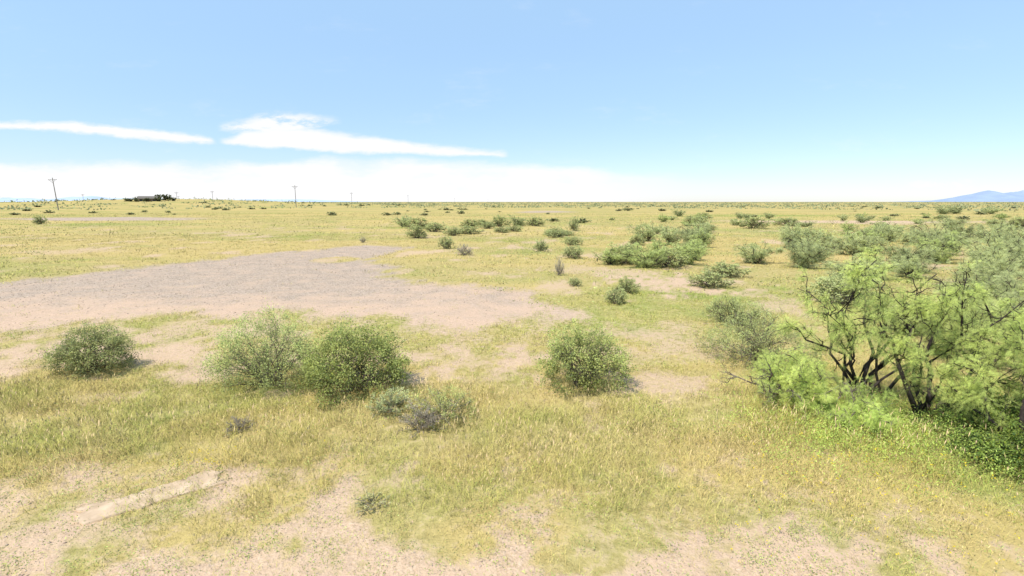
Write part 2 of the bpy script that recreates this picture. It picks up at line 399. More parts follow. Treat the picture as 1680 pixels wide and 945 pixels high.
def mesquite(seed, w, h, nl=8, nsub=7, ntw=7, nlf=7, col=(.19, .25, .10), rad=.035, L=.085, LL=.022, kk=6, limbs=None, lowz=.55, thick=1.0, start=.35, minz=.05, sl=1.0):
    rng = np.random.default_rng(seed)
    ph = np.arange(nl)*2.39996+rng.uniform(0, 1, nl)
    rr = w/2*rng.uniform(.25, .8, nl); zt = h*rng.uniform(lowz, .86, nl)*(1.05-.3*rr/(w/2))
    if limbs is not None:
        lat = np.array([[l[0], l[1]] for l in limbs]); zt = np.array([l[2] for l in limbs]); nl = len(limbs)
    else: lat = np.stack([np.cos(ph)*rr, np.sin(ph)*rr], 1)
    k = 9; s = np.linspace(0, 1, k)[None, :]
    base = rng.normal(0, .07, (nl, 2))
    P = np.zeros((nl, k, 3)); P[:, :, 0] = base[:, :1]*(1-s)+lat[:, :1]*s**1.2; P[:, :, 1] = base[:, 1:]*(1-s)+lat[:, 1:]*s**1.2
    P[:, :, 2] = zt[:, None]*s**.9-.04
    wv = np.cumsum(rng.normal(0, .034*h, (nl, k, 3))*np.array([1, 1, .5]), 1); wv[:, 0] = 0; P += wv
    R = np.broadcast_to(rad*(1-s)**1.0+.006*thick, (nl, k))*rng.uniform(.6, 1.1, (nl, 1))
    t1 = tubes(P, R, 7)
    q, t, idx = sample_on(P, nsub, start, 1, rng)
    out = unit(q*np.array([1, 1, .2])+1e-6)
    dv = unit(t*.35+out*.35+rng.normal(0, .6, q.shape)+np.array([0, 0, .18]))
    ln = rng.uniform(.12, .27, len(q))*(w+h)/2*.62*sl
    P2, R2 = branch_set(q, dv, ln, .007*thick, .003*thick, 6, .10, rng, -.04)
    t2 = tubes(P2, R2, 4)
    q, t, idx = sample_on(P2, ntw, .2, 1, rng)
    dv = unit(t*.5+rng.normal(0, .7, q.shape)+np.array([0, 0, .1]))
    ln = rng.uniform(.07, .17, len(q))*(w+h)/4*sl
    P3, R3 = branch_set(q, dv, ln, .0022*thick, .0012*thick, 4, .08, rng, -.12)
    t3 = tubes(P3, R3, 3)
    SV = np.concatenate([t1[0], t2[0], t3[0]]); SF = np.concatenate([t1[1], t2[1]+len(t1[0]), t3[1]+len(t1[0])+len(t2[0])])
    lp, lt, _ = sample_on(P3, nlf, .05, 1.0, rng)
    # airy crown: leave gaps where the clump noise is low
    gap = vnoise(lp[:, 0]*5.5+31, lp[:, 2]*5.5+lp[:, 1]*2.5, seed+9)+.5*vnoise(lp[:, 0]*13+3, lp[:, 2]*13, seed+10)
    kp = (lp[:, 2] > minz) & (gap > .50+.25*rng.random(len(lp))); lp, lt = lp[kp], lt[kp]
    lp = lp+rng.normal(0, .020, lp.shape)
    pat = vnoise(lp[:, 0]*3+9, lp[:, 1]*3+lp[:, 2]*3, seed+3)[:, None]
    c = np.array(col)*(.74+.48*pat)+np.array([.04, .025, 0])*pat
    lf = pinnate(lp, lt, L, kk, LL, LL*.45, c, rng)
    return (SV, SF), lf

def place(name, parts, X, Y, sc=(1, 1, 1), rot=0, label="", cat="shrub", group=None):
    if len(parts) == 1:
        e = obj(name, parts[0][1])
    else:
        e = obj(name, None); e.empty_display_size = .2
        for pn, m in parts: obj(pn, m, e)
    e.location = (X, Y, float(H(X, Y))); e.scale = sc; e.rotation_euler = (0, 0, rot)
    e["label"] = label; e["category"] = cat
    if group: e["group"] = group
    return e
def meshes(res, barkmat, names=("stem", "foliage"), leafmat=LEAF):
    (SV, SF), lf = res
    return [(names[0], build(names[0], SV, SF, None, barkmat, True)), (names[1], build(names[1], *lf, leafmat))]
def single(name, res, bark=(.10, .08, .065)):
    (SV, SF), lf = res
    V, F, C = merge([(SV, SF, np.tile(bark, (len(SV), 1))), lf])
    return [(name, build(name, V, F, C, LEAF))]

G1 = "green shrubs on the grassland"
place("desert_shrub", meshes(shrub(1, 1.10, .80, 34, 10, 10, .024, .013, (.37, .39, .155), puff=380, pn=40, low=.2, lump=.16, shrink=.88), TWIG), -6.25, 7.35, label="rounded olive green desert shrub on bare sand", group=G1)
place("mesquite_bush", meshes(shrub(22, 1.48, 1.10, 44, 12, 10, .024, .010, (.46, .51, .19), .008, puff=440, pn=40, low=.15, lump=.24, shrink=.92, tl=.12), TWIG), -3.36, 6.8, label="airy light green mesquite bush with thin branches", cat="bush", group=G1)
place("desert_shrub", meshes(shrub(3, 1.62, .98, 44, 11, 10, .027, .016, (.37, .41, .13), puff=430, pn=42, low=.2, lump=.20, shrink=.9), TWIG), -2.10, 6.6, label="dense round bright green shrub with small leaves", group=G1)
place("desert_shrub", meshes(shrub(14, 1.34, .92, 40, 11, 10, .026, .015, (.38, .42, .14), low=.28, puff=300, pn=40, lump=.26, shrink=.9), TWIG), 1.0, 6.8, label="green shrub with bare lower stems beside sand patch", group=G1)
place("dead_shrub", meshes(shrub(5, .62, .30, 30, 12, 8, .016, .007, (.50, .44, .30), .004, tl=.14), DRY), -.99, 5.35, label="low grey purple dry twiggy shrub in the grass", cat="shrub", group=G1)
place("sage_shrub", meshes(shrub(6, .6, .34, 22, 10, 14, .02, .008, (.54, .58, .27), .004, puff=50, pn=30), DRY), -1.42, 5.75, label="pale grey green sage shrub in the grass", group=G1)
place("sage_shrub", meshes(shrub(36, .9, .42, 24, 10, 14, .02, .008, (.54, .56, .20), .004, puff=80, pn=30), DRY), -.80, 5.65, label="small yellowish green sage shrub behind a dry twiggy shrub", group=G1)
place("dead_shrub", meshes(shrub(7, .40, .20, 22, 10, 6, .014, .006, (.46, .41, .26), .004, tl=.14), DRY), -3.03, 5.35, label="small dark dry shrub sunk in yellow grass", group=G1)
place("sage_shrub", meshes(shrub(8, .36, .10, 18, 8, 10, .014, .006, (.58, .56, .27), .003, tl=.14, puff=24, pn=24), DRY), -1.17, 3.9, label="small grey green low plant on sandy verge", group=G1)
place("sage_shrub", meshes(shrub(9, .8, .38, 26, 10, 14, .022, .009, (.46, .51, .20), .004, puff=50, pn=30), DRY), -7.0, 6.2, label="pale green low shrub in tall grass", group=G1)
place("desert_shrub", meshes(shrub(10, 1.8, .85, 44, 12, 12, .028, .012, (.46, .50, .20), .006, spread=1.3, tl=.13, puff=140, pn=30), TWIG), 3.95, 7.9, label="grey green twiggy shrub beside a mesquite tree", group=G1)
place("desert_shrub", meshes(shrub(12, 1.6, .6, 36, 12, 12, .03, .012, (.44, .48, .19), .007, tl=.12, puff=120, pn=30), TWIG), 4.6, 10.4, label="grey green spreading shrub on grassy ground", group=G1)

GM = "mesquite trees standing together on the grass"
TN = ("trunk", "crown")
MC = (.58, .67, .19)
place("mesquite_tree", meshes(mesquite(101, 2.6, 1.9, 11, 11, 9, 12, MC, .021, .065, .015, 7, start=.45, minz=.25, sl=.85,
      limbs=[(-1.0, .1, 1.15), (-.8, -.3, 1.35), (-.45, .2, 1.6), (.0, -.2, 1.72), (.45, .3, 1.65), (.85, 0, 1.45), (1.1, -.2, 1.1), (-1.15, -.1, .75), (.3, .8, 1.5), (-.5, .8, 1.4), (.2, -.6, 1.3), (-.3, -.5, 1.5), (.6, -.3, 1.5)]), BARK, TN),
      4.45, 6.25, label="feathery pale green mesquite tree with dark crooked trunks", cat="tree", group=GM)
place("mesquite_tree", meshes(mesquite(102, 2.3, 1.9, 9, 11, 9, 12, MC, .027, .065, .015, 7, start=.45, minz=.3, sl=.85,
      limbs=[(-.75, .1, 1.3), (-.3, .2, 1.55), (.2, 0, 1.65), (.65, .2, 1.5), (1.0, 0, 1.15), (.95, -.4, .75), (.4, .7, 1.4), (-.6, -.3, 1.1), (1.1, .5, 1.4), (.1, -.4, 1.4)]), BARK, TN),
      4.85, 5.6, label="leaning mesquite tree with dark forked trunk and airy crown", cat="tree", group=GM)
place("mesquite_tree", meshes(mesquite(103, 2.2, 1.4, 9, 10, 9, 12, MC, .020, .065, .015, 7, start=.35, sl=.9,
      limbs=[(-.35, .1, .9), (.0, .1, 1.2), (.4, .3, 1.3), (.6, -.3, .9), (.1, -.45, .8), (-.55, .2, .75), (.8, .1, 1.0), (.3, -.1, 1.15)]), BARK, TN),
      5.1, 4.8, label="low spreading mesquite tree with foliage near the ground", cat="tree", group=GM)
place("mesquite_bush", meshes(mesquite(104, 1.8, .85, 18, 9, 8, 11, MC, .010, .055, .016, 6, lowz=.35), TWIG, TN),
      3.45, 6.0, label="low pale green mesquite bush below larger trees", cat="bush", group=GM)
place("mesquite_bush", meshes(mesquite(114, 1.4, .55, 15, 8, 8, 11, (.56, .68, .18), .010, .055, .016, 6, lowz=.4), TWIG, TN),
      3.75, 5.4, label="low leafy green mesquite regrowth below dark trunks", cat="bush", group=GM)
place("mesquite_tree", meshes(mesquite(105, 2.8, 1.7, 15, 9, 8, 10, (.54, .60, .20), .02, .08, .020, 6, start=.25, lowz=.4), BARK, TN),
      7.2, 7.5, label="mesquite tree with pale feathery crown behind others", cat="tree", group=GM)
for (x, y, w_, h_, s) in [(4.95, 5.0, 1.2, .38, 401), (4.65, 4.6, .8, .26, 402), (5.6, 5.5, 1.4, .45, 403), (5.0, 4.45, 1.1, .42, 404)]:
    place("desert_shrub", meshes(shrub(s, w_, h_, 30, 10, 10, .028, .013, (.16, .23, .055), .005, puff=110, pn=40), BARK), x, y, label="dark green leafy undergrowth shrub with mesquite shade painted into its colour", group="shaded shrubs under the mesquite trees")  # dark undergrowth, leaf colour deepened to stand in for the trees' shade

tm = [meshes(mesquite(s, 2.4, 1.6, 15, 9, 6, 12, c, .015, .10, .032, 4, lowz=.45, start=.2), BARK, TN) for s, c in ((201, (.52, .56, .25)), (202, (.54, .61, .22)), (203, (.47, .51, .23)))]
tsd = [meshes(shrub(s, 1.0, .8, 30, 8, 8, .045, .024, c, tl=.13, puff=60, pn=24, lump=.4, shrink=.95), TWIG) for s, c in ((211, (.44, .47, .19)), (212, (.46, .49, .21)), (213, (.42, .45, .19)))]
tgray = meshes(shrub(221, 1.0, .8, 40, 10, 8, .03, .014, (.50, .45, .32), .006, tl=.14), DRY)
mid = [ # X Y w h style
 (5.9, 15.1, 1.3, .6, 's1'), (2.58, 12.5, .68, .46, 's1'), (3.2, 14.1, .8, .5, 's0'), (1.6, 17.3, .4, .78, 'g'), (2.7, 22.8, 1.1, .7, 's1'),
 (1.5, 26.2, .9, .7, 's1'), (-2.3, 24.4, .95, .65, 'g'), (-3.6, 27.7, 1.0, .8, 's1'), (-10.8, 52, 3.2, 1.7, 'm0'), (-6.65, 36, 1.8, 1.0, 's0'), (-9.0, 49, 2.8, 1.2, 's0'),
 (-4.4, 38.7, 1.6, .8, 's1'), (-6.5, 43.5, 2.2, 1.0, 's1'), (-4.2, 50.7, 2.2, 1.0, 's0'), (-1.3, 53, 2.6, 1.3, 's0'), (.6, 53, 2.6, 1.5, 'm2'), (2.4, 54, 2.4, 1.1, 's0'),
 (5.4, 45, 1.1, 1.3, 's2'), (29.7, 92, 3.7, 1.7, 'm2'), (-54, 59, 1.6, 1.1, 's2'), (-9.3, 32, .5, .45, 'g'), (3, 39, 1.4, .55, 's1'),
 (8.7, 33, 3.0, 1.8, 'm0'), (10.1, 28.8, 3.0, 1.7, 'm2'), (9.4, 30.5, 2.6, 1.5, 'm0'), (11.3, 31, 2.4, 1.6, 'm2'), (4.0, 20.5, 2.0, .95, 'm1'), (5.1, 19.5, 2.6, 1.15, 'm1'), (6.95, 20.5, 2.3, 1.2, 'm1'), (6.2, 21.6, 2.4, 1.3, 'm1'), (4.6, 20.9, 1.8, .9, 's0'), (6.0, 19.8, 1.8, .85, 's0'), (7.9, 22.0, 2.0, 1.3, 'm1'),
 (15.3, 28, 3.0, 2.1, 'm0'), (10.1, 21, 2.4, 1.3, 'm0'), (11.1, 19.5, 2.7, 1.7, 'm2'), (12.6, 21.5, 2.7, 1.6, 'm0'), (21.8, 31, 2.6, 1.6, 'm2'), (18.6, 22.7, 3.2, 2.2, 'm2'),
 (16.8, 17.9, 3.1, 2.0, 'm0'), (19.9, 19.5, 3.0, 2.1, 'm2'), (10.4, 15.3, 2.5, 1.35, 'm0'), (14.2, 18.3, 2.7, 1.6, 'm2'), (12.8, 13.5, 2.6, 1.5, 'm0'), (8.3, 12.6, 1.7, .8, 's1'),
 (9.6, 10.5, 2.5, 1.3, 'm0'), (11.5, 11.2, 2.5, 1.6, 'm2'), (25, 26, 3, 2.1, 'm0'), (13.0, 36, 1.8, 1.0, 'm1'), (7.3, 30, 1.2, .7, 's0'), (16.2, 24.5, 2.8, 1.6, 'm0'), (13.3, 17.0, 2.2, 1.2, 'm0'),
 (9.2, 13.8, 1.9, .9, 'm0'), (11.8, 16.6, 2.4, 1.2, 'm1'), (15.2, 16.0, 2.6, 1.6, 'm0'), (17.5, 21, 2.7, 1.6, 'm1'), (20.5, 24.5, 3.2, 1.9, 'm0'), (22.5, 23, 3.2, 1.9, 'm2'), (19, 28, 3, 1.5, 'm1'), (24, 33, 3.2, 1.7, 'm0'), (28, 32, 3.2, 1.8, 'm2'), (7.8, 9.6, 2.0, .85, 'm0'), (9.5, 8.6, 2.4, 1.2, 'm0'),
 (6.0, 26, 1.0, .5, 's1'), (0.2, 44, 1.8, .6, 's1'), (90, 108, 6, 2.2, 'm2'), (96, 112, 6, 2.6, 'm2'), (102, 110, 6, 2.2, 'm0'), (1.9, 15.2, .5, .3, 's1'), (7.2, 17.2, 1.5, .6, 's1'), (8.6, 24.6, 1.8, .8, 's1'), (3.6, 30, 1.4, .6, 's1')]
rng = np.random.default_rng(78)
for k in range(9): mid.append((rng.uniform(-10, 6), rng.uniform(33, 58), rng.uniform(1.2, 2.6), rng.uniform(.4, .8), 's%d' % rng.integers(3)))
for k in range(46):
    y = rng.uniform(24, 85); x = y*rng.uniform(.25, 1.05)
    mid.append((x, y, rng.uniform(1.6, 3.4), rng.uniform(.7, 1.5), ('m0', 'm1', 'm2', 's0', 'm0')[rng.integers(5)]))
lab = {'m': "mid sized mesquite bush with feathery green foliage", 's': "small rounded green shrub among dry grass", 'g': "grey leafless shrub among dry grass"}
for i, (x, y, w, h, st) in enumerate(mid):
    r = (i*2.1) % TAU
    if st[0] == 'm':
        t = tm[int(st[1])]; place("mesquite_bush", t, x, y, (w/2.5, w/2.5, h/1.8), r, lab['m'], "bush", "mesquite bushes on the plain")
    elif st[0] == 's':
        t = tsd[int(st[1])]; place("desert_shrub", t, x, y, (w/1.0, w/1.0, h/.8), r, lab['s'], "shrub", "small shrubs on the plain")
    else: place("dry_shrub", tgray, x, y, (w/1.0, w/1.0, h/.82), r, lab['g'], "shrub", "dry shrubs on the plain")

rng = np.random.default_rng(5)
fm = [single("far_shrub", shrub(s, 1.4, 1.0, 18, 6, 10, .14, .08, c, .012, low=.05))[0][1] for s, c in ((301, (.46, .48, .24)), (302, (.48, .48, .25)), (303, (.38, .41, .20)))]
cnt = 0
while cnt < 110:
    y = 60+(220*rng.random()**1.1); x = (rng.random()*2-1)*1.1*y
    if x/y < -.15 and y < 95: continue
    if float(fbm(x/25, y/40, 66)) < .47 and rng.random() < .8: continue
    if float(pad_mask(np.array([x]), np.array([y]))[0]) > .2: continue
    s = rng.uniform(.3, .9)*(1+y/320)
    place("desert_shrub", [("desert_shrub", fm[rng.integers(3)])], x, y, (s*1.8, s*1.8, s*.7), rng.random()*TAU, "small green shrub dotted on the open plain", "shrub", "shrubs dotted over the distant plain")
    cnt += 1
n = 5200
r = 200*(3800/200)**(rng.random(n)**.75); a = np.radians(rng.uniform(-52, 52, n))
x = r*np.sin(a); y = r*np.cos(a); z = H(x, y)
sz = rng.uniform(.4, 1.1, n)*(1+r/1800)
idx = np.repeat(np.arange(n), 12); m = len(idx)
P = np.stack([x[idx], y[idx], z[idx]], 1)+np.abs(rng.normal(0, 1, (m, 3)))*np.array([0, 0, .35])*sz[idx][:, None]+rng.normal(0, 1, (m, 3))*np.array([1.6, 1.6, 0])*sz[idx][:, None]
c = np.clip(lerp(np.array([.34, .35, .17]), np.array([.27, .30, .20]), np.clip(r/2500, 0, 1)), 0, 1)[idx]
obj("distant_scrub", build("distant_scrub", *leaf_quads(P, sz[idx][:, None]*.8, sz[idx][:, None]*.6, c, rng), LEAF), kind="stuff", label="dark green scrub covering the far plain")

# ---------------------------------------------------------------- forbs and flowers
rng = np.random.default_rng(31)
def forb_clumps(xs, ys, nleaf, rad_, hh, L, W, col):
    n = len(xs); idx = np.repeat(np.arange(n), nleaf); m = len(idx)
    rr = rad_*rng.uniform(.6, 1.4, n); h2 = hh*rng.uniform(.5, 1.4, n)
    px = xs[idx]+rng.normal(0, .5, m)*rr[idx]; py = ys[idx]+rng.normal(0, .5, m)*rr[idx]
    pz = H(px, py)+rng.random(m)**1.2*h2[idx]
    c = np.clip(np.array(col)*(1+rng.normal(0, .18, (n, 1))), .02, .8)[idx]
    return leaf_quads(np.stack([px, py, pz], 1), L, W, c, rng)
x1 = rng.normal(3.9, .75, 330); y1 = rng.normal(5.05, .38, 330)
x2, y2 = scatter(1700, 2.7, 12, rng); k = (rng.random(1700) < density(x2, y2)); x2, y2 = x2[k], y2[k]
x3, y3 = scatter(1300, 2.6, 5.0, rng); k = off_slab(x3, y3) & (rng.random(1300) < sand_mask(x3, y3)+.1); x3, y3 = x3[k], y3[k]
x4, y4 = scatter(2600, 11, 75, rng); k = (rng.random(2600) < density(x4, y4)*(.12+.88*ss(-.15, .1, x4/y4))); x4, y4 = x4[k], y4[k]
P_ = [forb_clumps(x1, y1, 80, .17, .22, .024, .008, (.48, .58, .13)), forb_clumps(x2, y2, 50, .16, .11, .020, .007, (.45, .51, .14)),
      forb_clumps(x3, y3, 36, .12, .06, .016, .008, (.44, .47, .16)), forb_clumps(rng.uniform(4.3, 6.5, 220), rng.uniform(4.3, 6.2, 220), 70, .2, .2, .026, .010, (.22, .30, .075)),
      forb_clumps(x4, y4, 36, .7, .26, .08, .035, (.42, .43, .16))]
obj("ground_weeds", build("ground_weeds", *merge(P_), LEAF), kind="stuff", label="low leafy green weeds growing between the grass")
fx = np.concatenate([rng.normal(-2.95, .25, 40), rng.normal(3.4, .8, 130), rng.uniform(1.5, 4.6, 60), rng.normal(-1.0, 1.6, 10)])
fy = np.concatenate([rng.normal(4.6, .12, 40), rng.normal(4.2, .40, 130), rng.uniform(3.0, 4.6, 60), rng.normal(5.0, .5, 10)])
fz = H(fx, fy)+height_field(fx, fy)*rng.uniform(.7, 1.1, len(fx))
k = 4; idx = np.repeat(np.arange(len(fx)), k)
P = np.stack([fx, fy, fz], 1)[idx]+rng.normal(0, .009, (len(idx), 3))
obj("yellow_flowers", build("yellow_flowers", *leaf_quads(P, .014, .011, np.array([.80, .60, .06]), rng, np.array([0, 0, .2])), LEAF), kind="stuff", label="tiny yellow wildflowers among the grass")

# ---------------------------------------------------------------- gravel stones
def stones(x, y, s, c):
    n = len(x); o = np.array([[1, 0, 0], [-1, 0, 0], [0, 1, 0], [0, -1, 0], [0, 0, .6], [0, 0, -.5]])
    th = rng.random(n)*TAU
    v = o[None]*rng.uniform(.6, 1.3, (n, 6, 1))*s[:, None, None]
    vx = v[..., 0]*np.cos(th)[:, None]-v[..., 1]*np.sin(th)[:, None]; vy = v[..., 0]*np.sin(th)[:, None]+v[..., 1]*np.cos(th)[:, None]
    V = np.stack([vx+x[:, None], vy+y[:, None], v[..., 2]+(H(x, y)+s*.1)[:, None]], -1).reshape(-1, 3)
    f = np.array([[0, 2, 4], [2, 1, 4], [1, 3, 4], [3, 0, 4], [2, 0, 5], [1, 2, 5], [3, 1, 5], [0, 3, 5]])
    F = (np.arange(n)[:, None, None]*6+f[None]).reshape(-1, 3)
    return V, F, np.repeat(c, 6, 0)
x = rng.uniform(-24, 1.8, 30000); y = 8.8+rng.random(30000)**1.2*20
k = (pad_mask(x, y) > .5) & (rng.random(30000) < .14+.86*ss(11.0, 15.0, y)); x, y = x[k], y[k]
xb, yb = scatter(3600, 2.5, 5.0, rng); kb = (rng.random(3600) < sand_mask(xb, yb)*(.25+.75*ss(-2.0, -3.8, xb))); xb, yb = xb[kb], yb[kb]
c1 = lerp(np.array([.31, .235, .18]), np.array([.58, .455, .35]), rng.random(len(x))); c2 = lerp(np.array([.28, .205, .155]), np.array([.60, .46, .35]), rng.random(len(xb)))
obj("gravel", build("gravel", *merge([stones(x, y, rng.uniform(.008, .021, len(x)), c1), stones(xb, yb, rng.uniform(.004, .014, len(xb)), c2)]), STONE), kind="stuff", label="loose pinkish grey gravel stones on bare ground")

# ---------------------------------------------------------------- concrete slab
def box(cx, cy, cz, sx, sy, sz):
    v = np.array([[i, j, k] for i in (-.5, .5) for j in (-.5, .5) for k in (-.5, .5)])*[sx, sy, sz]+[cx, cy, cz]
    f = [[0, 1, 3, 2], [4, 6, 7, 5], [0, 4, 5, 1], [2, 3, 7, 6], [0, 2, 6, 4], [1, 5, 7, 3]]
    return v, np.array(f)
nx, ny = 80, 20
u = np.linspace(-.5, .5, nx); v = np.linspace(-.15, .15, ny); Uu, Vv = np.meshgrid(u, v)
ex = Uu+.14*(fbm(Vv*14+2, Uu*0+4, 8)-.5)
ey = Vv*(1+.35*(fbm(Uu*5+3, Vv*0+1, 9)-.5))+.05*(fbm(Uu*12, Vv*0+2, 19)-.5)
topz = .004+.006*(fbm(Uu*9, Vv*9, 3)-.5)
top = np.stack([ex, ey, topz], -1).reshape(-1, 3)
ca, sa = math.cos(slab_a), math.sin(slab_a)
wx = slab_c[0]+top[:, 0]*ca-top[:, 1]*sa; wy = slab_c[1]+top[:, 0]*sa+top[:, 1]*ca
z0 = float(H(*slab_c)); top[:, 2] += .8*(H(wx, wy)-z0)
bot = top.copy(); bot[:, 2] -= .07
i = np.arange(ny-1)[:, None]; j = np.arange(nx-1)[None, :]
q = np.stack([i*nx+j, i*nx+j+1, (i+1)*nx+j+1, (i+1)*nx+j], -1).reshape(-1, 4)
ring = list(range(nx))+[k*nx+nx-1 for k in range(1, ny)]+[(ny-1)*nx+k for k in range(nx-2, -1, -1)]+[k*nx for k in range(ny-2, 0, -1)]
M = nx*ny
side = [[ring[(k+1) % len(ring)], ring[k], ring[k]+M, ring[(k+1) % len(ring)]+M] for k in range(len(ring))]
slab = obj("concrete_slab", build("concrete_slab", np.vstack([top, bot]), np.vstack([q, q[:, ::-1]+M, np.array(side)]), None, simple_mat("weathered_concrete", (.44, .31, .20), (.64, .475, .32), 7, .9, .4)))
slab.location = (slab_c[0], slab_c[1], z0+.008); slab.rotation_euler = (0, 0, slab_a)
slab["label"] = "narrow weathered sandy concrete slab half buried in grass"; slab["category"] = "slab"

# ---------------------------------------------------------------- utility poles
WOOD = simple_mat("weathered_pole_wood", (.20, .18, .16), (.30, .27, .24), 6)
CER = simple_mat("grey_insulator", (.3, .3, .3), (.4, .4, .4), 6)
def mesh_from(name, V, F, mat):
    m = bpy.data.meshes.new(name); m.from_pydata([tuple(a) for a in V], [], [list(map(int, f)) for f in F]); m.materials.append(mat); m.update(); return m
def cyl(r0, r1, z0, z1, s=10):
    t = np.arange(s)*TAU/s
    V = np.vstack([np.stack([np.cos(t)*r0, np.sin(t)*r0, np.full(s, z0)], 1), np.stack([np.cos(t)*r1, np.sin(t)*r1, np.full(s, z1)], 1)])
    F = [[k, (k+1) % s, s+(k+1) % s, s+k] for k in range(s)]+[list(range(s, 2*s)), list(range(s))[::-1]]
    return V, F
shaft = mesh_from("shaft", *cyl(.14, .09, -.3, 9.4), WOOD)
arm = mesh_from("crossarm", *box(0, -.15, 8.8, 2.2, .10, .12), WOOD)
brace_v = np.array([[-.8, -.24, 8.7], [-.74, -.24, 8.74], [.0, -.24, 8.0], [.0, -.24, 7.9], [.74, -.24, 8.74], [.8, -.24, 8.7]])
brace = mesh_from("brace", np.vstack([brace_v, brace_v+[0, .03, 0]]), [[0, 1, 2, 3], [3, 2, 4, 5], [6, 9, 8, 7], [9, 11, 10, 8], [0, 6, 7, 1], [1, 7, 8, 2], [2, 8, 10, 4], [4, 10, 11, 5], [5, 11, 9, 3], [3, 9, 6, 0]], WOOD)
iv, if_ = cyl(.05, .035, 8.865, 9.05, 8)
ins = mesh_from("insulator", iv, if_, CER)
poles = [(-134, 153, 0.2, .04, 0), (-190, 330, .3, 0, -2.6), (-87, 209, .1, 0, -.6), (-116, 376, .2, 0, -.6), (-112, 560, .2, 0, 0), (-105, 950, .2, 0, 0), (-330, 400, .3, 0, -1), (-340, 530, .3, 0, -1), (-60, 1300, .2, 0, 0), (-205, 318, .3, 0, -4.0)]
for x, y, r, tl, dz in poles:
    e = obj("utility_pole", None); e.location = (x, y, float(H(x, y))+dz); e.rotation_euler = (0, -tl, r)
    e["label"] = "wooden utility pole with single crossarm on the plain" if not tl else "slightly leaning wooden utility pole with crossarm"; e["category"] = "utility pole"; e["group"] = "utility poles crossing the plain"
    obj("shaft", shaft, e); obj("crossarm", arm, e); obj("brace", brace, e)
    for dx in (-1.0, -.5, .5, 1.0):
        o = obj("insulator", ins, e); o.location = (dx, -.15, 0)

# ---------------------------------------------------------------- house
WALL = simple_mat("tan_stucco", (.22, .18, .13), (.28, .23, .17), 3); ROOF = simple_mat("dark_roof", (.14, .12, .10), (.19, .17, .14), 4)
GL = simple_mat("window_glass", (.03, .04, .05), (.05, .06, .07), 2, .2); DR = simple_mat("door_paint", (.16, .08, .05), (.2, .1, .06), 2)
hx, hy = -172, 246
e = obj("house", None); e.location = (hx, hy, float(H(hx, hy))-1.1); e.rotation_euler = (0, 0, .5)
e["label"] = "small low tan ranch house with dark gable roof"; e["category"] = "house"
wv = np.array([[-3.5, -3, -.5], [3.5, -3, -.5], [3.5, 3, -.5], [-3.5, 3, -.5], [-3.5, -3, 2.2], [3.5, -3, 2.2], [3.5, 3, 2.2], [-3.5, 3, 2.2], [-3.5, 0, 3.1], [3.5, 0, 3.1]])
obj("wall", mesh_from("wall", wv, [[0, 1, 5, 4], [1, 2, 6, 9, 5], [2, 3, 7, 6], [3, 0, 4, 8, 7], [0, 3, 2, 1]], WALL), e)
rv = np.array([[-4, -3.5, 2.05], [4, -3.5, 2.05], [4, 0, 3.2], [-4, 0, 3.2], [4, 3.5, 2.05], [-4, 3.5, 2.05]]); rv = np.vstack([rv, rv+[0, 0, .18]])
obj("roof", mesh_from("roof", rv, [[0, 3, 2, 1], [3, 5, 4, 2], [6, 7, 8, 9], [9, 8, 10, 11], [0, 1, 7, 6], [5, 11, 10, 4], [1, 2, 8, 7], [2, 4, 10, 8], [3, 0, 6, 9], [5, 3, 9, 11]], ROOF), e)
obj("door", mesh_from("door", *box(.6, -3.03, 1.0, 1, .08, 2.0), DR), e)
for dx in (-2.6, -1.0, 2.5): obj("window", mesh_from("window", *box(dx, -3.03, 1.35, 1.1, .07, .9), GL), e)
dk = single("dark_far_tree", shrub(333, 1.4, 1.0, 20, 7, 12, .14, .08, (.16, .18, .09), .012, low=.05, lump=.4))[0][1]
for (dx, dy, s) in [(-7, 2, 1.7), (6, -2, 1.9), (9, 4, 1.6), (4.0, -7, 1.5), (-3.5, -7, 1.3), (.5, -9, 1.2), (-6, -6, 1.2), (3, 8, 2.6), (-2, 9, 2.4)]:
    place("desert_tree", [("desert_tree", dk)], hx+dx, hy+dy, (s*1.6, s*1.6, s*1.4), dx, "dark green tree standing beside the small house", "tree", "trees around the small house")

# ---------------------------------------------------------------- mountains
def mountain(name, prof, D, col, lbl, seed):
    ps = np.array([p for p, _ in prof]); hs = np.array([h for _, h in prof])
    nx, ny = 260, 17
    p = np.linspace(ps[0], ps[-1], nx); c = np.linspace(-1, 1, ny)
    Pp, Cc = np.meshgrid(p, c)
    hh = np.interp(Pp, ps, hs)/840*D
    hh = hh*(.85+.3*fbm(Pp*60, Pp*0+seed, seed))
    z = hh*(1-np.abs(Cc))**1.0*(.75+.5*fbm(Pp*110, Cc*3, seed+1)*(1-(1-np.abs(Cc))**4)+.25*(1-np.abs(Cc))**4)-3
    V = np.stack([Pp*(D), D+Cc*1500+0*Pp, z], -1).reshape(-1, 3)
    i = np.arange(ny-1)[:, None]; j = np.arange(nx-1)[None, :]
    F = np.stack([i*nx+j, i*nx+j+1, (i+1)*nx+j+1, (i+1)*nx+j], -1).reshape(-1, 4)
    obj(name, build(name, V, F, None, simple_mat(name+"_haze_blue", col, tuple(a*1.15 for a in col), .002)), kind="structure", label=lbl)  # distance haze painted into the blue base colour
mountain("mountains", [(.76, 0), (.80, 2), (.848, 3), (.87, 9), (.895, 15), (.915, 18), (.94, 14), (.96, 16), (.99, 19), (1.03, 18), (1.1, 12), (1.3, 6), (1.4, 0)], 15000, (.26, .32, .42), "hazy blue mountain range on the horizon", 4)
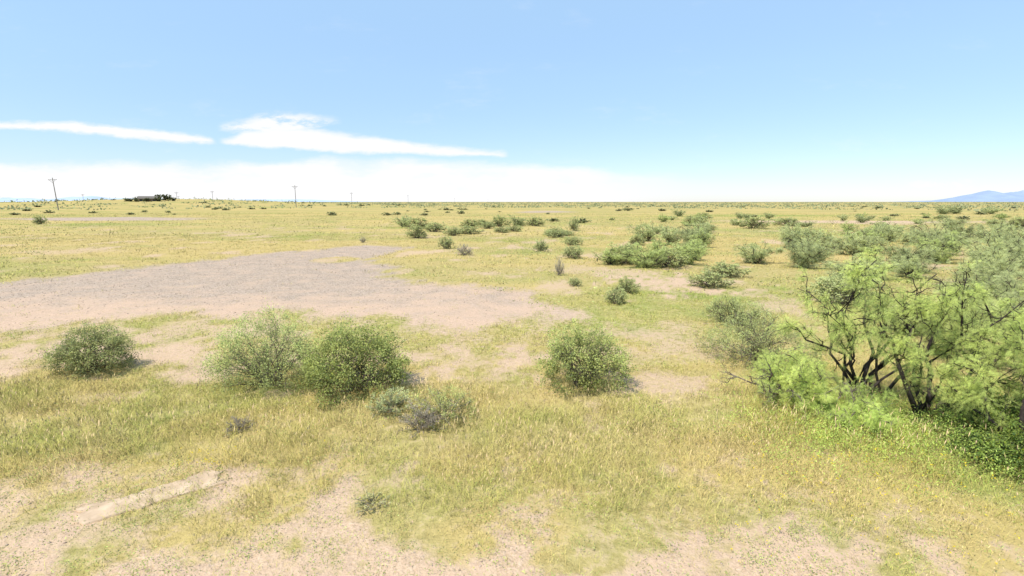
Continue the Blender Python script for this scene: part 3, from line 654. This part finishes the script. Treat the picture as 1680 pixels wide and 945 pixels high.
mountain("hills", [(-1.3, 0), (-1.1, 6), (-1.0, 7), (-.93, 6), (-.88, 4), (-.85, 8), (-.80, 9), (-.78, 6), (-.70, 6), (-.60, 3), (-.5, 4), (-.4, 4), (-.3, 1), (-.2, 0)], 17000, (.38, .45, .56), "faint pale blue hills on the horizon", 9)

# ---------------------------------------------------------------- sun and world
S = Vector((-.78, -.62, 0)).normalized(); el = math.radians(60)
sdir = Vector((S.x*math.cos(el), S.y*math.cos(el), math.sin(el)))
ld = bpy.data.lights.new("sun", 'SUN'); ld.energy = 4.9; ld.angle = math.radians(.53); ld.color = (1, .955, .88)
lo_ = bpy.data.objects.new("sun", ld); COL.objects.link(lo_); lo_.rotation_euler = sdir.to_track_quat('Z', 'Y').to_euler(); lo_.location = (0, 0, 50)

w = bpy.data.worlds.new("World"); scene.world = w; w.use_nodes = True
nt = w.node_tree; N = nt.nodes; L = nt.links; N.clear()
out = N.new('ShaderNodeOutputWorld'); bg = N.new('ShaderNodeBackground'); bg.inputs[1].default_value = .15
sky = N.new('ShaderNodeTexSky'); sky.sky_type = 'NISHITA'; sky.sun_disc = False; sky.sun_elevation = el; sky.sun_rotation = math.atan2(sdir.x, sdir.y) % TAU
sky.altitude = 1200; sky.air_density = 1.0; sky.dust_density = .6; sky.ozone_density = 1.0
def M(op, a, b=None, clamp=False):
    n = N.new('ShaderNodeMath'); n.operation = op; n.use_clamp = clamp
    for i, v in enumerate((a, b)):
        if v is None: continue
        if isinstance(v, (int, float)): n.inputs[i].default_value = v
        else: L.new(v, n.inputs[i])
    return n.outputs[0]
def MR(v, a, b, c=0., d=1., smooth=True):
    n = N.new('ShaderNodeMapRange'); n.interpolation_type = 'SMOOTHSTEP' if smooth else 'LINEAR'
    for i, q_ in ((1, a), (2, b), (3, c), (4, d)): n.inputs[i].default_value = q_
    L.new(v, n.inputs[0]); return n.outputs[0]
tc = N.new('ShaderNodeTexCoord'); sx = N.new('ShaderNodeSeparateXYZ'); L.new(tc.outputs['Generated'], sx.inputs[0])
yy = M('MAXIMUM', sx.outputs[1], .02)
pp = M('DIVIDE', sx.outputs[0], yy); qq = M('DIVIDE', sx.outputs[2], yy)
cmb = N.new('ShaderNodeCombineXYZ'); L.new(pp, cmb.inputs[0]); L.new(M('MULTIPLY', qq, 3.0), cmb.inputs[1])
def WN(scale, detail=4, rough=.6, off=0):
    mp = N.new('ShaderNodeVectorMath'); mp.operation = 'ADD'; L.new(cmb.outputs[0], mp.inputs[0]); mp.inputs[1].default_value = (off, off, 0)
    n = N.new('ShaderNodeTexNoise'); n.inputs['Scale'].default_value = scale; n.inputs['Detail'].default_value = detail; n.inputs['Roughness'].default_value = rough
    L.new(mp.outputs[0], n.inputs['Vector']); return n.outputs[0]
def curve(pts):
    n = N.new('ShaderNodeFloatCurve'); c = n.mapping.curves[0]
    n.mapping.use_clip = False
    pts = [((p+1.5)/3, q*4) for p, q in pts]
    c.points[0].location = pts[0]; c.points[1].location = pts[-1]
    for p in pts[1:-1]: c.points.new(*p)
    for p in c.points: p.handle_type = 'VECTOR'
    n.mapping.update()
    L.new(M('DIVIDE', M('ADD', pp, 1.5), 3.0), n.inputs['Value'])
    return M('DIVIDE', n.outputs[0], 4.0)
n1 = M('SUBTRACT', WN(9, 5, .65), .5); nB = WN(13, 5, .7, 7); n2 = M('SUBTRACT', nB, .5)
qn = M('ADD', qq, M('ADD', M('MULTIPLY', n1, .026), M('MULTIPLY', n2, .012)))
def band(top, bot, soft_t=.006, soft_b=.005):
    t = curve(top); b = curve(bot)
    a = MR(M('SUBTRACT', t, qn), -soft_t, soft_t); c = MR(M('SUBTRACT', qn, b), -soft_b, soft_b)
    th = MR(M('SUBTRACT', t, b), .001, .006)
    return M('MULTIPLY', M('MULTIPLY', a, c), th)
cA = band([(-1.5, .165), (-.96, .150), (-.85, .146), (-.76, .141), (-.66, .130), (-.58, .119), (-.555, .110), (-.54, .10), (1.5, .10)],
          [(-1.5, .15), (-.96, .140), (-.85, .130), (-.76, .124), (-.66, .112), (-.58, .108), (-.555, .110), (-.54, .10), (1.5, .10)])
cB = band([(-1.5, .10), (-.56, .112), (-.53, .118), (-.50, .134), (-.44, .140), (-.37, .134), (-.34, .127), (-.28, .120), (-.18, .109), (-.08, .098), (-.02, .092), (0, .086), (1.5, .08)],
          [(-1.5, .11), (-.56, .112), (-.53, .108), (-.50, .106), (-.44, .100), (-.37, .096), (-.34, .094), (-.28, .092), (-.18, .090), (-.08, .087), (-.02, .085), (0, .086), (1.5, .09)], .008, .005)
cB2 = band([(-1.5, .12), (-.56, .138), (-.50, .150), (-.46, .163), (-.40, .160), (-.34, .152), (-.31, .146), (1.5, .10)],
           [(-1.5, .14), (-.56, .138), (-.50, .130), (-.46, .126), (-.40, .130), (-.34, .146), (-.31, .146), (1.5, .14)], .010, .008)
cB2 = M('MULTIPLY', cB2, MR(nB, .38, .56, .15, .95))
cB = M('MAXIMUM', cB, cB2)
cC = band([(-1.5, .072), (-.9, .070), (-.6, .071), (-.42, .070), (-.36, .082), (-.3, .080), (-.1, .074), (.1, .062), (.27, .050), (.34, .042), (.5, .03), (1.0, .02), (1.5, .02)],
          [(-1.5, -.1), (1.5, -.1)], .010, .005)
cC = M('MULTIPLY', cC, MR(M('ADD', WN(6, 4, .6, 11), MR(qq, .0, .075, .25, .02)), .36, .62, .5, 1.0))
cC = M('MULTIPLY', cC, MR(pp, .10, .42, 1.0, .12))
wn = WN(5, 5, .65, 17)
wis = M('MULTIPLY', MR(wn, .56, .76), MR(qq, .02, .3, .5, .3))
wis2 = M('MULTIPLY', M('MULTIPLY', MR(nB, .48, .62), MR(pp, .55, .85)), M('MULTIPLY', MR(qq, .005, .02), MR(qq, .05, .035)))
m_ = M('MAXIMUM', M('MAXIMUM', cA, cB), M('MAXIMUM', cC, M('MAXIMUM', M('MULTIPLY', wis, .35), M('MULTIPLY', wis2, .7))))
m_ = M('MULTIPLY', m_, MR(sx.outputs[1], .1, .3), True)
hm = N.new('ShaderNodeMix'); hm.data_type = 'RGBA'; hm.blend_type = 'MULTIPLY'; hm.inputs[7].default_value = (.80, .82, .99, 1)
L.new(MR(sx.outputs[2], 0, .22, 1.0, 0.0, False), hm.inputs[0]); L.new(sky.outputs[0], hm.inputs[6])
hz = N.new('ShaderNodeMix'); hz.data_type = 'RGBA'; hz.blend_type = 'ADD'; hz.inputs[7].default_value = (1.65, 2.50, 3.1, 1)
L.new(MR(sx.outputs[2], -.02, .40, .12, 1.0, False), hz.inputs[0]); L.new(hm.outputs[2], hz.inputs[6])
cm = N.new('ShaderNodeMix'); cm.data_type = 'RGBA'; L.new(m_, cm.inputs[0]); L.new(hz.outputs[2], cm.inputs[6]); cm.inputs[7].default_value = (6.8, 6.8, 6.9, 1)
L.new(cm.outputs[2], bg.inputs[0]); L.new(bg.outputs[0], out.inputs[0])

# ---------------------------------------------------------------- camera
cd = bpy.data.cameras.new("camera"); cd.lens = 18; cd.sensor_width = 36; cd.clip_start = .05; cd.clip_end = 60000
co = bpy.data.objects.new("camera", cd); COL.objects.link(co); co.location = (0, 0, 2.5); co.rotation_euler = (math.radians(90-9.56), 0, 0)
scene.camera = co
scene.view_settings.view_transform = 'Standard'; scene.view_settings.look = 'None'; scene.view_settings.exposure = 0
